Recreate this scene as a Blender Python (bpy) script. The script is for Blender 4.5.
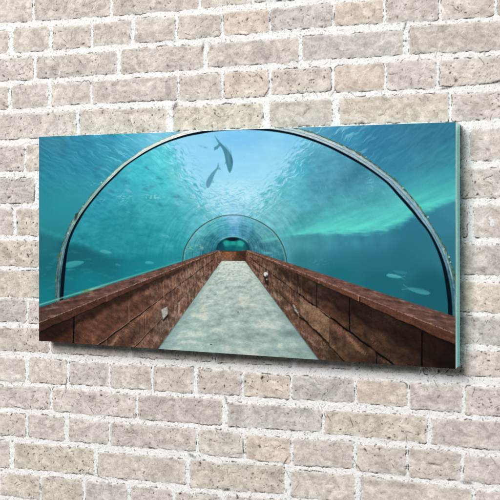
import bpy, math
import numpy as np

# ------------------------------------------------------------------ measurements
F = 1014.0                        # focal length in units of 1/500 of the frame width
VPX, VPY, CX = -1939.0, 207.0, 250.0
PH = 0.60                         # panel height in metres
PHI = math.atan2(F, CX - VPX)     # angle between wall and image plane
THICK, GAP = 0.050, 0.003         # slab thickness and its stand-off from the wall
zL = F * PH / 204.0
XL = (39.0 - CX) * zL / F
c, s = math.cos(PHI), math.sin(PHI)
m_r = (455.6 - CX) / F
PW = (m_r * zL - XL) / (c + m_r * s)          # panel width so that its right edge falls where measured
TOPZ = 70.2 * zL / F                           # top edge above the eye level
# world: wall is the plane y = 0 facing -y, x runs along the wall from the panel's left edge, z up from eye level
FRONT = -(THICK + GAP)
# camera position: point with camera coords (X, Z): X = XL + a c + w s ; Z = zL - a s + w c  (a along the wall, w into the wall)
a0 = -(XL * c - zL * s)
w0 = -(XL * s + zL * c)
CAM = (a0, FRONT + w0, 0.0)

def to_wall(px, py, depth):
    """a measured direction -> point (a, b) on a plane parallel to the wall, depth metres behind the slab's face"""
    m = (px - CX) / F
    X0, Z0 = XL + depth * s, zL + depth * c
    a = (m * Z0 - X0) / (c + m * s)
    Z = Z0 - a * s
    return a, -(py - VPY) * Z / F

def to_draw(a, b, depth=0.0):
    X = XL + depth * s + a * c
    Z = zL + depth * c - a * s
    return CX + F * X / Z, VPY - F * b / Z

# ------------------------------------------------------------------ noise
def _hash(ix, iy, seed):
    h = (ix.astype(np.int64) * 374761393 + iy.astype(np.int64) * 668265263 + seed * 1442695041) & 0xFFFFFFFF
    h = ((h ^ (h >> 13)) * 1274126177) & 0xFFFFFFFF
    h = ((h ^ (h >> 16)) * 2246822519) & 0xFFFFFFFF
    return (h ^ (h >> 15)) & 0xFFFF

def noise(x, y, seed=0):
    x = np.asarray(x, float); y = np.asarray(y, float)
    ix = np.floor(x); iy = np.floor(y)
    fx = x - ix; fy = y - iy
    ux = fx * fx * fx * (fx * (fx * 6 - 15) + 10); uy = fy * fy * fy * (fy * (fy * 6 - 15) + 10)
    def g(dx, dy):
        ang = _hash(ix + dx, iy + dy, seed) * (2 * math.pi / 65536.0)
        return np.cos(ang) * (fx - dx) + np.sin(ang) * (fy - dy)
    n0 = g(0, 0) * (1 - ux) + g(1, 0) * ux
    n1 = g(0, 1) * (1 - ux) + g(1, 1) * ux
    return (n0 * (1 - uy) + n1 * uy) * 1.5

def fbm(x, y, seed=0, oct=4, gain=0.5):
    t = 0; a = 1.0; tot = 0
    for i in range(oct):
        t = t + a * noise(x * 2 ** i + 17.3 * i, y * 2 ** i - 9.1 * i, seed + 31 * i)
        tot += a; a *= gain
    return t / tot * 1.3

def sst(e0, e1, x):
    t = np.clip((x - e0) / (e1 - e0), 0, 1)
    return t * t * (3 - 2 * t)

def lin(v):
    v = np.clip(np.asarray(v, float), 0, 1)
    return np.where(v <= 0.04045, v / 12.92, ((v + 0.055) / 1.055) ** 2.4)

def rgb(r, g, b):
    return np.array([r, g, b], float) / 255.0

def mix(base, col, k):
    return base + (np.asarray(col) - base) * k[..., None]

# ------------------------------------------------------------------ scene helpers
for o in list(bpy.data.objects): bpy.data.objects.remove(o)
COL = bpy.context.scene.collection

def grid_mesh(name, co, nu, nv, colour=None, keep=None, smooth=True):
    """co: (nv*nu,3) vertices of a grid; keep: bool per face"""
    idx = np.arange(nu * nv).reshape(nv, nu)
    q = np.stack([idx[:-1, :-1], idx[:-1, 1:], idx[1:, 1:], idx[1:, :-1]], -1).reshape(-1, 4)
    if keep is not None:
        q = q[keep]
        used = np.zeros(nu * nv, bool); used[q.ravel()] = True
        remap = np.cumsum(used) - 1
        q = remap[q]; co = co[used]
        if colour is not None: colour = colour[used]
    me = bpy.data.meshes.new(name)
    me.vertices.add(len(co)); me.vertices.foreach_set('co', co.astype(np.float32).ravel())
    me.loops.add(q.size); me.loops.foreach_set('vertex_index', q.astype(np.int32).ravel())
    me.polygons.add(len(q))
    me.polygons.foreach_set('loop_start', np.arange(0, q.size, 4, dtype=np.int32))
    me.polygons.foreach_set('loop_total', np.full(len(q), 4, dtype=np.int32))
    me.polygons.foreach_set('use_smooth', np.full(len(q), smooth, dtype=bool))
    me.update(calc_edges=True)
    if colour is not None:
        at = me.color_attributes.new('pigment', 'FLOAT_COLOR', 'POINT')
        rgba = np.ones((len(co), 4), np.float32); rgba[:, :3] = colour
        at.data.foreach_set('color', rgba.ravel())
    return me

def link(name, me, mat, parent=None):
    o = bpy.data.objects.new(name, me); COL.objects.link(o)
    if mat: me.materials.append(mat)
    if parent: o.parent = parent
    return o

def empty(name, loc, label, cat):
    o = bpy.data.objects.new(name, None); COL.objects.link(o)
    o.location = loc; o.empty_display_size = 0.05
    o['label'] = label; o['category'] = cat
    return o

def new_mat(name):
    m = bpy.data.materials.new(name); m.use_nodes = True
    nt = m.node_tree
    return m, nt, nt.nodes['Principled BSDF']

# ------------------------------------------------------------------ materials
def pigment_mat(name, rough, spec, speck, bump_scale, bump_str, bump_dist):
    m, nt, p = new_mat(name)
    at = nt.nodes.new('ShaderNodeAttribute'); at.attribute_name = 'pigment'
    tc = nt.nodes.new('ShaderNodeTexCoord')
    n1 = nt.nodes.new('ShaderNodeTexNoise'); n1.inputs['Scale'].default_value = 420; n1.inputs['Detail'].default_value = 4
    n1.inputs['Roughness'].default_value = 0.7
    r1 = nt.nodes.new('ShaderNodeMapRange'); r1.inputs['From Min'].default_value = 0.3; r1.inputs['From Max'].default_value = 0.7
    r1.inputs['To Min'].default_value = 1 - speck; r1.inputs['To Max'].default_value = 1 + speck
    mx = nt.nodes.new('ShaderNodeVectorMath'); mx.operation = 'MULTIPLY'
    nb = nt.nodes.new('ShaderNodeTexNoise'); nb.inputs['Scale'].default_value = bump_scale; nb.inputs['Detail'].default_value = 6
    nb.inputs['Roughness'].default_value = 0.65
    bp = nt.nodes.new('ShaderNodeBump'); bp.inputs['Strength'].default_value = bump_str; bp.inputs['Distance'].default_value = bump_dist
    L = nt.links.new
    L(tc.outputs['Object'], n1.inputs['Vector']); L(tc.outputs['Object'], nb.inputs['Vector'])
    L(n1.outputs['Fac'], r1.inputs['Value'])
    L(at.outputs['Color'], mx.inputs[0]); L(r1.outputs['Result'], mx.inputs[1])
    L(mx.outputs['Vector'], p.inputs['Base Color'])
    L(nb.outputs['Fac'], bp.inputs['Height']); L(bp.outputs['Normal'], p.inputs['Normal'])
    p.inputs['Roughness'].default_value = rough; p.inputs['Specular IOR Level'].default_value = spec
    return m

MAT_BRICK = pigment_mat('whitewashed_brick', 0.9, 0.15, 0.10, 260, 0.5, 0.0012)
MAT_MORTAR = pigment_mat('white_lime_mortar', 0.95, 0.1, 0.06, 220, 0.6, 0.0016)

# ------------------------------------------------------------------ brick wall
# every brick: outline measured from its four corners (left x, right x, top-left, top-right, bottom-left, bottom-right), then tint
BR = []
def row(*items):
    for it in items: BR.append(it)
G, P, N, D = 'grey', 'peach', 'plain', 'dusky'
row((-40,32.5,-8,-10,24,21,N),(35,110,-10,-16,20.5,16,D),(113,198,-16,-20,16,8.5,D),(202,251,-20,-23,8,3,N),(254,330,-20,-26,2.5,-4,N))
row((-30,8,32,30,55,53,N),(14,49,28,26,52.5,50,N),(53,90.5,26.5,24,50,46.5,N),(93,131,24,19.5,46,43.5,N),(135,175,18.5,16.5,43,40,D),
    (178.5,221,16,14,39.5,36,D),(223.5,269,12.5,9,35.5,31.5,P),(271,332,9.5,3,31,26,G),(335,383,3.5,0,26,22.5,P),(387,438,-1,-3,22.5,20,D),
    (442,494,-4,-8,20.5,15.5,N),(498,545,-8,-12,15,11,N))
row((-40,33,61,57,83,79,N),(36.5,116.5,57,51.5,78.5,74,D),(121,203,49.5,44.5,74,68.5,D),(208.5,298,44,37.5,67.5,61.5,N),(302.5,402.5,37,30,60.5,54.5,G),
    (409,505,27,20.5,54,50,D),(509,570,20,16,49,45,N))
row((-40,8,89,86.5,112,109,N),(12,48,86,83.5,109,106.5,D),(52,90,83.5,81.5,106,103,N),(92.5,177,81.5,76,103.5,99.5,D),(179.5,221,75.5,73,101,98.5,N),
    (224,268.5,73,70,98.5,95.5,P),(272,331,70,67,95,90.5,N),(335,384,66,63,92,90,P),(387,436,62,59.5,90,87.5,N),(440,515,60.5,55,87,81,N),(519,560,55,52,81,78,N))
row((-70,76,117,111,144,135.5,N),(80,166,110,107.5,135.5,131.5,N),(173,262,107.5,103,131,127,'sand'),(270,332,102,99,127,125,D),(340,448,98,93,124,121.5,'sand'),
    (452,560,94,88,121,115,N))
row((-50,24,147,146,172,171,N),(26.5,64,145,144,171,169,'sand'),(68,130,143,140,168,166,N),(134,220,140,137,166,164,N),(224,290,137,135,163,162,N),(294,360,134,132,162,161,N),
    (364,464,132,129.5,161,160,N),(470.5,560,130,124,160,155,N))
row((-60,34.5,178,178,204,203,G),(39,120,178,177,203,202,N),(124,200,176,175,202,201,N),(204,300,175,174,201,200,N),(304,420,173,171,200,199,N),(424,500,169,168,198.5,197.5,N),(504,560,168,166,197,196,N))
row((-50,13,208,208.5,234.5,235,N),(17,80,209,208,235,235,'sand'),(84,170,208,208,235,235,N),(174,260,207,207,235,236,N),(264,350,207,207,236,236,N),(354,467,206,206,236,237,N),
    (473.5,540,206,205,237,237,N))
row((-60,60,240,241,265,266.5,'sand'),(64,150,241,241,267,268,N),(154,240,241,242,269,270,N),(244,340,242,243,270,272,N),(344,440,243,244,272,274,N),(444,530,244,245,274,275,D))
row((-70,52,269,271,295,298,'sand'),(56,140,272,273,298,300,N),(144,230,273,276,300,303,N),(234,330,276,279,303,307,N),(334,430,279,282,307,310,N),(434,545,282.5,284,310.5,313,P))
row((-40,26,298,299.5,319,322,G),(28.5,90,300,302,323,327,N),(94,180,302,305,327,331,N),(184,270,305,308,331,336,N),(274,370,308,313,336,340,N),(374,440,313,315,340,343,N),(444,540,315.5,318,343,347,G))
row((-70,49,325,329,347,352.5,D),(51.5,128,331,334,352.5,357,N),(132,212,334,338,357,361.5,N),(216,292,338,342,362,366,N),(296,352,342,345,366,369.5,N),(356,420,345,348,369.5,373.5,N),
    (424,540,348.5,354,373.5,379,N))
row((-50,25,354,358,378,382,N),(29.5,67,357.5,361,382,384.5,N),(70,108,362,363.5,384,386.5,G),(110.5,151,364.5,365.5,387,390,N),(153.5,194,365.5,367.5,390,393,D),
    (198,241.5,368.5,371.5,393,395.5,D),(244,290,372.5,376,396,399,P),(292.5,354,376,378,399,402.5,G),(357,407,379,383,402.5,407,P),(410,462,383,385,409,412,D),(466,540,386,389,414,418,N))
row((-60,50,381,388,404,409.5,N),(53,136,387.5,394,411,418,N),(138.5,222,394.5,399.5,419,425.5,D),(228,321,402,409,426,432,G),(325,426.5,410,416.5,433,443,'sand'),(432,540,418,425,444,454,D))
row((-50,25.5,409,414,432,436.5,N),(28.5,64,414,417,437,441,D),(69,108.5,418,421.5,441,444,N),(110.5,196,422,428.5,445,451.5,N),(199,243,429,433.5,453,459,N),
    (246,290,435,438.5,459,463.5,P),(293.5,353,438.5,441.5,465,468,N),(357,406,443,448,471,475.5,N),(409,460,448,452,477,480,D),(464,545,455,461,480.5,490,N))
row((-70,9.5,436,441,463,468,N),(15,94,442,449,467.5,475.5,'sand'),(98,185.5,452,459,476,484,N),(190,284,460,466,487,494,'sand'),(291,354,470,475,497,502,D),
    (361,472,476,489,503,514,N),(476,560,490,497,515,523,N))
row((-40,-3,469,473,492,496,N),(1,40,473,475.5,494,500,'sand'),(42,82.5,477,479.5,501,505,'sand'),(86,127,481,485,506,510,G),(131,172,486,489,511,515,N),(176,221,492,496,516,520,N),(226,290,495,501,521,526,N),
    (294,380,503,509,528,534,N),(384,480,512,521,537,546,N),(484,560,524,530,548,556,N))

BACK = THICK + GAP
bricks = []
for (x0, x1, tl, tr, bl, br_, tint) in BR:
    bricks.append(([to_wall(x0, tl, BACK), to_wall(x1, tr, BACK), to_wall(x1, br_, BACK), to_wall(x0, bl, BACK)], tint))
rng = np.random.default_rng(7)
# the wall goes on beyond the measured bricks: more courses of the same bond around them
A0, A1, B0, B1 = -1.25, 2.35, -1.55, 1.25
def running(a_start, a_end, b_lo, b_hi):
    a = a_start
    while a < a_end - 0.03:
        w = min(rng.choice([0.118, 0.245, 0.25, 0.13]), a_end - a)
        bricks.append(([(a, b_hi), (a + w - .01, b_hi), (a + w - .01, b_lo), (a, b_lo)], N)); a += w
rows_at = {}
k = -1; last = None
for bk in list(bricks):
    q = bk[0]
    if last is None or q[0][0] < last: k += 1; rows_at[k] = []
    rows_at[k].append(q); last = q[0][0]
pitch = 0.0806
for k, qs in rows_at.items():
    lo, hi = qs[0][3][1], qs[0][0][1]
    running(A0 - .1 * rng.random(), qs[0][0][0] - .011, lo, hi)
    lo, hi = qs[-1][2][1], qs[-1][1][1]
    running(qs[-1][1][0] + .011, A1, lo, hi)
top_b = max(q[0][1] for q in rows_at[0]); bot_b = min(q[2][1] for q in rows_at[len(rows_at) - 1])
n = 0
while top_b + .01 + n * pitch < B1:
    b = top_b + .014 + n * pitch; running(A0 - .1 * rng.random(), A1, b, b + .068); n += 1
n = 0
while bot_b - .01 - n * pitch > B0:
    b = bot_b - .014 - n * pitch; running(A0 - .1 * rng.random(), A1, b - .068, b); n += 1

def lines(lo, f0, f1, hi, fine, coarse):
    return np.concatenate([np.arange(lo, f0, coarse), np.arange(f0, f1, fine), np.arange(f1, hi + coarse, coarse)])
ga = lines(A0, -0.17, 1.42, A1, 0.0015, 0.007)
gb = lines(B0, -0.92, 0.66, B1, 0.0015, 0.007)
A, B = np.meshgrid(ga, gb)
print('wall grid', A.shape)
wa = A + 0.0030 * fbm(A * 28, B * 28, 1, 3) + 0.0022 * fbm(A * 120, B * 120, 2, 4)
wb = B + 0.0034 * fbm(A * 24, B * 30, 3, 3) + 0.0024 * fbm(A * 110, B * 130, 4, 4)
dist = np.full(A.shape, -1.0); below = np.zeros(A.shape); which = np.zeros(A.shape, int)
for i, (q, tint) in enumerate(bricks):
    q = np.array(q)
    i0, i1 = np.searchsorted(ga, [q[:, 0].min() - .02, q[:, 0].max() + .02])
    j0, j1 = np.searchsorted(gb, [q[:, 1].min() - .02, q[:, 1].max() + .02])
    if i1 <= i0 or j1 <= j0: continue
    x, y = wa[j0:j1, i0:i1], wb[j0:j1, i0:i1]
    dd = []
    for e in range(4):
        p0, p1 = q[e], q[(e + 1) % 4]
        t = (p1 - p0) / np.linalg.norm(p1 - p0)
        dd.append(-(t[0] * (y - p0[1]) - t[1] * (x - p0[0])))
    r = 0.004 + 0.007 * ((i * 7919) % 13) / 13
    dx = np.minimum(dd[1], dd[3]); dy = np.minimum(dd[0], dd[2])
    ux, uy = np.minimum(dx - r, 0), np.minimum(dy - r, 0)
    d = r - np.hypot(ux, uy); d = np.where((ux == 0) & (uy == 0), np.minimum(dx, dy), d)
    sub = dist[j0:j1, i0:i1]
    better = d > sub
    sub[better] = d[better]
    below[j0:j1, i0:i1][better] = (dd[2] < np.minimum(dd[0], dx))[better]
    which[j0:j1, i0:i1][better] = i
dist = np.where(dist > -.5, dist + .0007, dist)
inside = dist > 0
TINT = {N: (216, 208, 200), D: (209, 201, 193), G: (208, 202, 197), P: (220, 207, 194), 'sand': (215, 207, 195)}
tints = np.array([rgb(*TINT[t]) for _, t in bricks]) + rng.normal(0, .012, (len(bricks), 1)) + rng.normal(0, .0022, (len(bricks), 3))
col = tints[which]
cloud = fbm(A * 16, B * 22, 11, 5)
col = col + (0.075 * cloud + 0.08 * fbm(A * 60, B * 75, 12, 4) + .06 * fbm(A * 230, B * 230, 14, 3) + .13 * fbm(A * 30 + 1.6 * cloud, B * 34 + 1.6 * fbm(A * 18, B * 18, 18, 3), 17, 4))[..., None]
col = mix(col, rgb(186, 174, 163), sst(.12, .6, fbm(A * 40 + 9, B * 64, 16, 5)) * .55)
smear = sst(0.12, .5, fbm(A * 34 + 3 * cloud, B * 48, 13, 4))
col = mix(col, rgb(226, 219, 211), smear * .55)
ed = 1 - sst(0.0, 0.0075, dist)
col = mix(col, rgb(228, 223, 217), np.clip(ed * (.5 + .9 * fbm(A * 70, B * 70, 15, 3)), 0, .85))
mort = rgb(252, 251, 249) + (0.03 * fbm(A * 90, B * 90, 21, 4))[..., None]
mort = mix(mort, rgb(168, 160, 152), sst(.34, .62, fbm(A * 190, B * 220, 22, 4)) * .85)
paint_over = sst(-.0015, .0012, dist + .0022 * fbm(A * 210, B * 210, 23, 3))
col = mort + (col - mort) * paint_over[..., None]
# relief
h = (0.0013 + .0016 * np.clip(fbm(A * 9, B * 14, 34, 3) + .1, -.6, 1)) * sst(-.003, .005, dist)
h += np.where(inside, 0.0010 * fbm(A * 22, B * 30, 31, 4) + .0005 * fbm(A * 140, B * 140, 33, 3), 0.0014 * fbm(A * 60, B * 60, 32, 5))
# cracks along the brick edges, mostly under the bricks
gapn = fbm(A * 26, B * 34, 41, 3)
crack = np.exp(-((dist + .0008) / .0011) ** 2) * (sst(.22, .5, gapn + .20 * below) + .8 * sst(.18, .5, fbm(A * 95, B * 95, 42, 3)))
crack = np.clip(crack, 0, 1)
dark = rgb(58, 52, 48)
# pores, chips and hairline cracks
pore = np.zeros(A.shape)
def stamp(ca, cb, la, lb, ang, k, curve=0.0):
    R = max(la, lb) * 1.6 + .002
    i0, i1 = np.searchsorted(ga, [ca - R, ca + R]); j0, j1 = np.searchsorted(gb, [cb - R, cb + R])
    if i1 <= i0 or j1 <= j0: return
    x, y = A[j0:j1, i0:i1] - ca, B[j0:j1, i0:i1] - cb
    u = x * math.cos(ang) + y * math.sin(ang); v = -x * math.sin(ang) + y * math.cos(ang)
    v = v - curve * u * u
    g = k * np.exp(-((u / la) ** 4) - (v / lb) ** 2)
    sub = pore[j0:j1, i0:i1]; np.maximum(sub, g, out=sub)
va0, va1, vb0, vb1 = -0.3, 1.5, -1.0, .75
for _ in range(15000):
    sz = .0008 + .0011 * rng.random() ** 3
    stamp(rng.uniform(va0, va1), rng.uniform(vb0, vb1), sz * rng.uniform(1, 2.2), sz, rng.uniform(0, 3.14), rng.uniform(.15, .75))
for _ in range(700):
    sz = .0014 + .0016 * rng.random() ** 2
    stamp(rng.uniform(va0, va1), rng.uniform(vb0, vb1), sz * rng.uniform(1, 2.5), sz, rng.uniform(0, 3.14), rng.uniform(.5, .95))
for _ in range(2600):
    ln = .003 + .011 * rng.random() ** 2
    stamp(rng.uniform(va0, va1), rng.uniform(vb0, vb1), ln, .0008, rng.normal(0, .7), rng.uniform(.2, .75), rng.normal(0, 9))
# the heavier stains seen on the wall
for (px, py, la, lb, an, k) in [(405,26,.012,.003,1.3,.8),(203,47,.014,.004,1.45,.7),(175,106,.014,.006,.9,.75),(131,101.5,.012,.002,.1,.9),(446,88,.016,.003,.15,.85),(497,82,.013,.003,.2,.9),
                                 (152,448,.013,.002,-.1,.95),(192,456,.013,.004,-.4,.8),(226,400,.012,.003,1.9,.75),(487,161,.012,.002,0,.9),(226,490,.012,.004,.4,.7),(467,483,.014,.004,.0,.75),
                                 (124,480,.012,.002,-.1,.9),(335,90,.02,.0018,.9,.6),(357,465,.025,.0018,-.9,.6),(285,462,.016,.0018,1.0,.6),(288,475,.012,.0018,-1,.6),(267,92,.016,.0016,.95,.6),(346,100,.012,.002,-1,.5),
                                 (432,464,.012,.002,0,.8),(9,329,.01,.0015,-.1,.6),(312,80,.008,.0012,.1,.8),(316,450,.007,.0015,-.1,.8),(40,51.5,.014,.0012,0,.7),(45,383.2,.015,.0014,-.05,.8),
                                 (102,478,.02,.0012,-.15,.8),(90,474,.012,.0015,-.2,.8),(17,407,.015,.0014,-.15,.8),(15,206,.016,.0014,0,.8),(12,171,.02,.0011,0,.75),(18,203.5,.014,.0018,-.05,.85)]:
    a_, b_ = to_wall(px, py, BACK); stamp(a_, b_, la, lb, an, k)
pore = pore * (.55 + .75 * np.clip(.5 + fbm(A * 300, B * 300, 51, 2), 0, 1)) * np.where(inside, (.35 + 1.0 * rng.random(len(bricks)))[which], .7)
pore = np.clip(pore, 0, 1)
# white lumps where mortar spilled over brick
for (px, py, r1, r2) in [(48, 93, .009, .014), (66.5, 428, .010, .022), (492, 223, .006, .012), (490, 218, .005, .006)]:
    a_, b_ = to_wall(px, py, BACK)
    g = sst(.9, .6, np.hypot((A - a_) / r1, (B - b_) / r2) + .45 * fbm(A * 110, B * 110, 61, 3))
    col = mix(col, rgb(243, 242, 240), g)
col = mix(col, dark, crack * .75)
col = mix(col, rgb(62, 54, 50), pore * .95)
h -= .0022 * crack + .0016 * pore
ILLUM = 1.06
cl = np.clip(lin(col) / ILLUM, .004, .9).reshape(-1, 3)
co = np.stack([A, -h, B], -1).reshape(-1, 3)
fi = (inside[:-1, :-1].astype(int) + inside[:-1, 1:] + inside[1:, 1:] + inside[1:, :-1]).ravel() >= 2
wall = empty('brick_wall', (0, 0, 0), 'old whitewashed beige brick wall with thick white mortar behind the glass picture', 'wall')
link('bricks', grid_mesh('bricks', co, len(ga), len(gb), cl, fi), MAT_BRICK, wall)
link('mortar', grid_mesh('mortar', co, len(ga), len(gb), cl, ~fi), MAT_MORTAR, wall)

# ------------------------------------------------------------------ the printed picture
def seg_poly(pts, n=0):
    return np.array(pts, float)

def curve_pts(pts, n=8):
    """Catmull-Rom through the points"""
    p = np.array(pts, float); p = np.vstack([2 * p[0] - p[1], p, 2 * p[-1] - p[-2]])
    out = []
    for i in range(1, len(p) - 2):
        for t in np.arange(n) / n:
            out.append(.5 * (2 * p[i] + (p[i + 1] - p[i - 1]) * t + (2 * p[i - 1] - 5 * p[i] + 4 * p[i + 1] - p[i + 2]) * t ** 2 + (3 * p[i] - p[i - 1] - 3 * p[i + 1] + p[i + 2]) * t ** 3))
    out.append(p[-2]); return np.array(out)

def line_dist(X, Y, pts, reach=12):
    """distance to a polyline and arc position (0..1); far away = reach"""
    best = np.full(X.shape, float(reach)); pos = np.zeros(X.shape)
    seg = np.hypot(*(pts[1:] - pts[:-1]).T); cum = np.concatenate([[0], np.cumsum(seg)])
    for i in range(len(pts) - 1):
        p0, p1 = pts[i], pts[i + 1]
        lo, hi = np.minimum(p0, p1) - reach, np.maximum(p0, p1) + reach
        m = (X > lo[0]) & (X < hi[0]) & (Y > lo[1]) & (Y < hi[1])
        if not m.any(): continue
        x, y = X[m], Y[m]; d = p1 - p0; L2 = (d ** 2).sum() + 1e-9
        t = np.clip(((x - p0[0]) * d[0] + (y - p0[1]) * d[1]) / L2, 0, 1)
        dd = np.hypot(x - p0[0] - t * d[0], y - p0[1] - t * d[1])
        b = dd < best[m]
        bm = best[m]; bm[b] = dd[b]; best[m] = bm
        pm = pos[m]; pm[b] = ((cum[i] + t * seg[i]) / cum[-1])[b]; pos[m] = pm
    return best, pos

def in_poly(X, Y, pts):
    r = np.zeros(X.shape, bool); n = len(pts)
    for i in range(n):
        x0, y0 = pts[i]; x1, y1 = pts[(i + 1) % n]
        if y0 == y1: continue
        cnd = ((Y >= min(y0, y1)) & (Y < max(y0, y1)))
        r ^= cnd & (X < (x1 - x0) * (Y - y0) / (y1 - y0) + x0)
    return r

def poly_mask(X, Y, pts, soft=.7):
    pts = np.array(pts, float)
    lo, hi = pts.min(0) - 4, pts.max(0) + 4
    out = np.zeros(X.shape)
    m = (X > lo[0]) & (X < hi[0]) & (Y > lo[1]) & (Y < hi[1])
    if not m.any(): return out
    x, y = X[m], Y[m]
    d, _ = line_dist(x, y, np.vstack([pts, pts[:1]]), 5)
    sd = np.where(in_poly(x, y, pts), d, -d)
    out[m] = sst(-soft, soft, sd); return out

def field(X, Y, ctl, sft=9.0, pw=2.2):
    acc = np.zeros(X.shape + (3,)); w = np.zeros(X.shape)
    for (x, y, r, g, b) in ctl:
        k = 1.0 / ((X - x) ** 2 + (Y - y) ** 2 + sft * sft) ** pw
        acc += k[..., None] * rgb(r, g, b); w += k
    return acc / w[..., None]

IN_ARCH = [(85,225,46,150,166),(100,205,48,152,172),(80,240,36,135,150),(120,190,62,168,186),(110,225,42,147,162),(130,215,48,152,166),(140,175,70,190,206),(160,185,78,200,212),
    (150,205,66,174,188),(165,160,90,206,218),(180,175,112,208,220),(185,150,132,208,238),(200,145,128,203,240),(240,138,120,194,238),(280,142,128,200,240),(240,165,138,208,244),
    (200,172,142,214,240),(225,190,164,224,248),(245,190,166,224,246),(235,206,150,212,236),(205,200,118,202,218),(190,215,84,182,194),(265,178,150,216,240),(268,195,128,206,220),
    (285,162,138,206,236),(297,154,116,194,224),(290,185,98,190,204),(300,200,86,180,196),(302,166,78,184,206),(312,165,76,164,192),(320,180,64,146,174),(345,180,58,134,164),(370,185,58,138,166),
    (390,195,64,155,174),(340,205,62,148,170),(320,210,68,156,174),(282,214,108,186,198),(150,235,42,152,164),(170,240,46,154,166),(140,250,36,142,152),(170,225,60,168,180),(265,215,118,196,206),
    (300,225,74,160,172),(100,240,40,142,154)]
LOW_R = [(290,245,72,146,158),(320,242,62,136,152),(300,260,46,124,136),(340,246,54,128,148),(380,246,50,122,144),(340,258,44,120,140),(340,272,30,110,124),(380,280,28,104,118),(380,262,40,112,132),(400,262,38,110,130),(430,290,28,96,110),
    (420,240,46,116,138),(440,225,54,128,150),(452,212,60,138,158),(450,250,50,120,140)]
LOW_L = [(45,245,34,112,124),(50,265,26,104,118),(70,252,24,94,108),(90,256,25,100,114),(112,262,24,106,120),(60,285,22,112,124),(90,285,20,122,136),(130,268,24,124,138),(160,262,26,132,144),
    (140,278,22,130,142),(175,260,34,138,148),(45,300,20,120,132)]
OUT = [(42,140,54,130,156),(60,145,58,136,160),(45,165,46,132,158),(45,190,44,138,156),(60,170,50,140,166),(45,215,42,140,152),(60,205,44,144,158),(70,190,48,146,162),(85,160,50,138,170),(100,145,58,148,178),
    (90,185,52,150,168),(110,160,56,154,178),(125,142,70,168,196),(140,137,96,188,216),(155,134,128,204,230),(105,136,58,150,180),(75,138,54,138,168),(300,128,110,180,210),(320,130,84,160,192),(345,135,64,144,180),
    (380,140,54,128,164),(410,130,58,128,158),(440,128,54,122,152),(420,160,58,130,158),(440,160,58,134,158),(450,175,58,146,168),(400,165,54,132,164),(440,192,60,154,170),(425,190,56,146,168),(448,200,60,150,164),(50,232,40,132,144)]
RING2 = [(190,250,56,146,156),(195,240,84,170,180),(205,245,50,124,142),(215,226,84,182,192),(233,220,140,202,236),(233,230,84,162,202),(222,233,52,138,158),(225,228,74,166,184),(250,224,96,180,198),(262,233,92,170,178),
    (275,250,66,138,148),(280,258,48,122,132),(258,245,46,106,126),(245,231,60,134,162),(210,252,30,98,112),(212,240,40,118,134),(252,238,50,116,138),(200,230,96,186,196),(268,255,56,118,130)]

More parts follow.
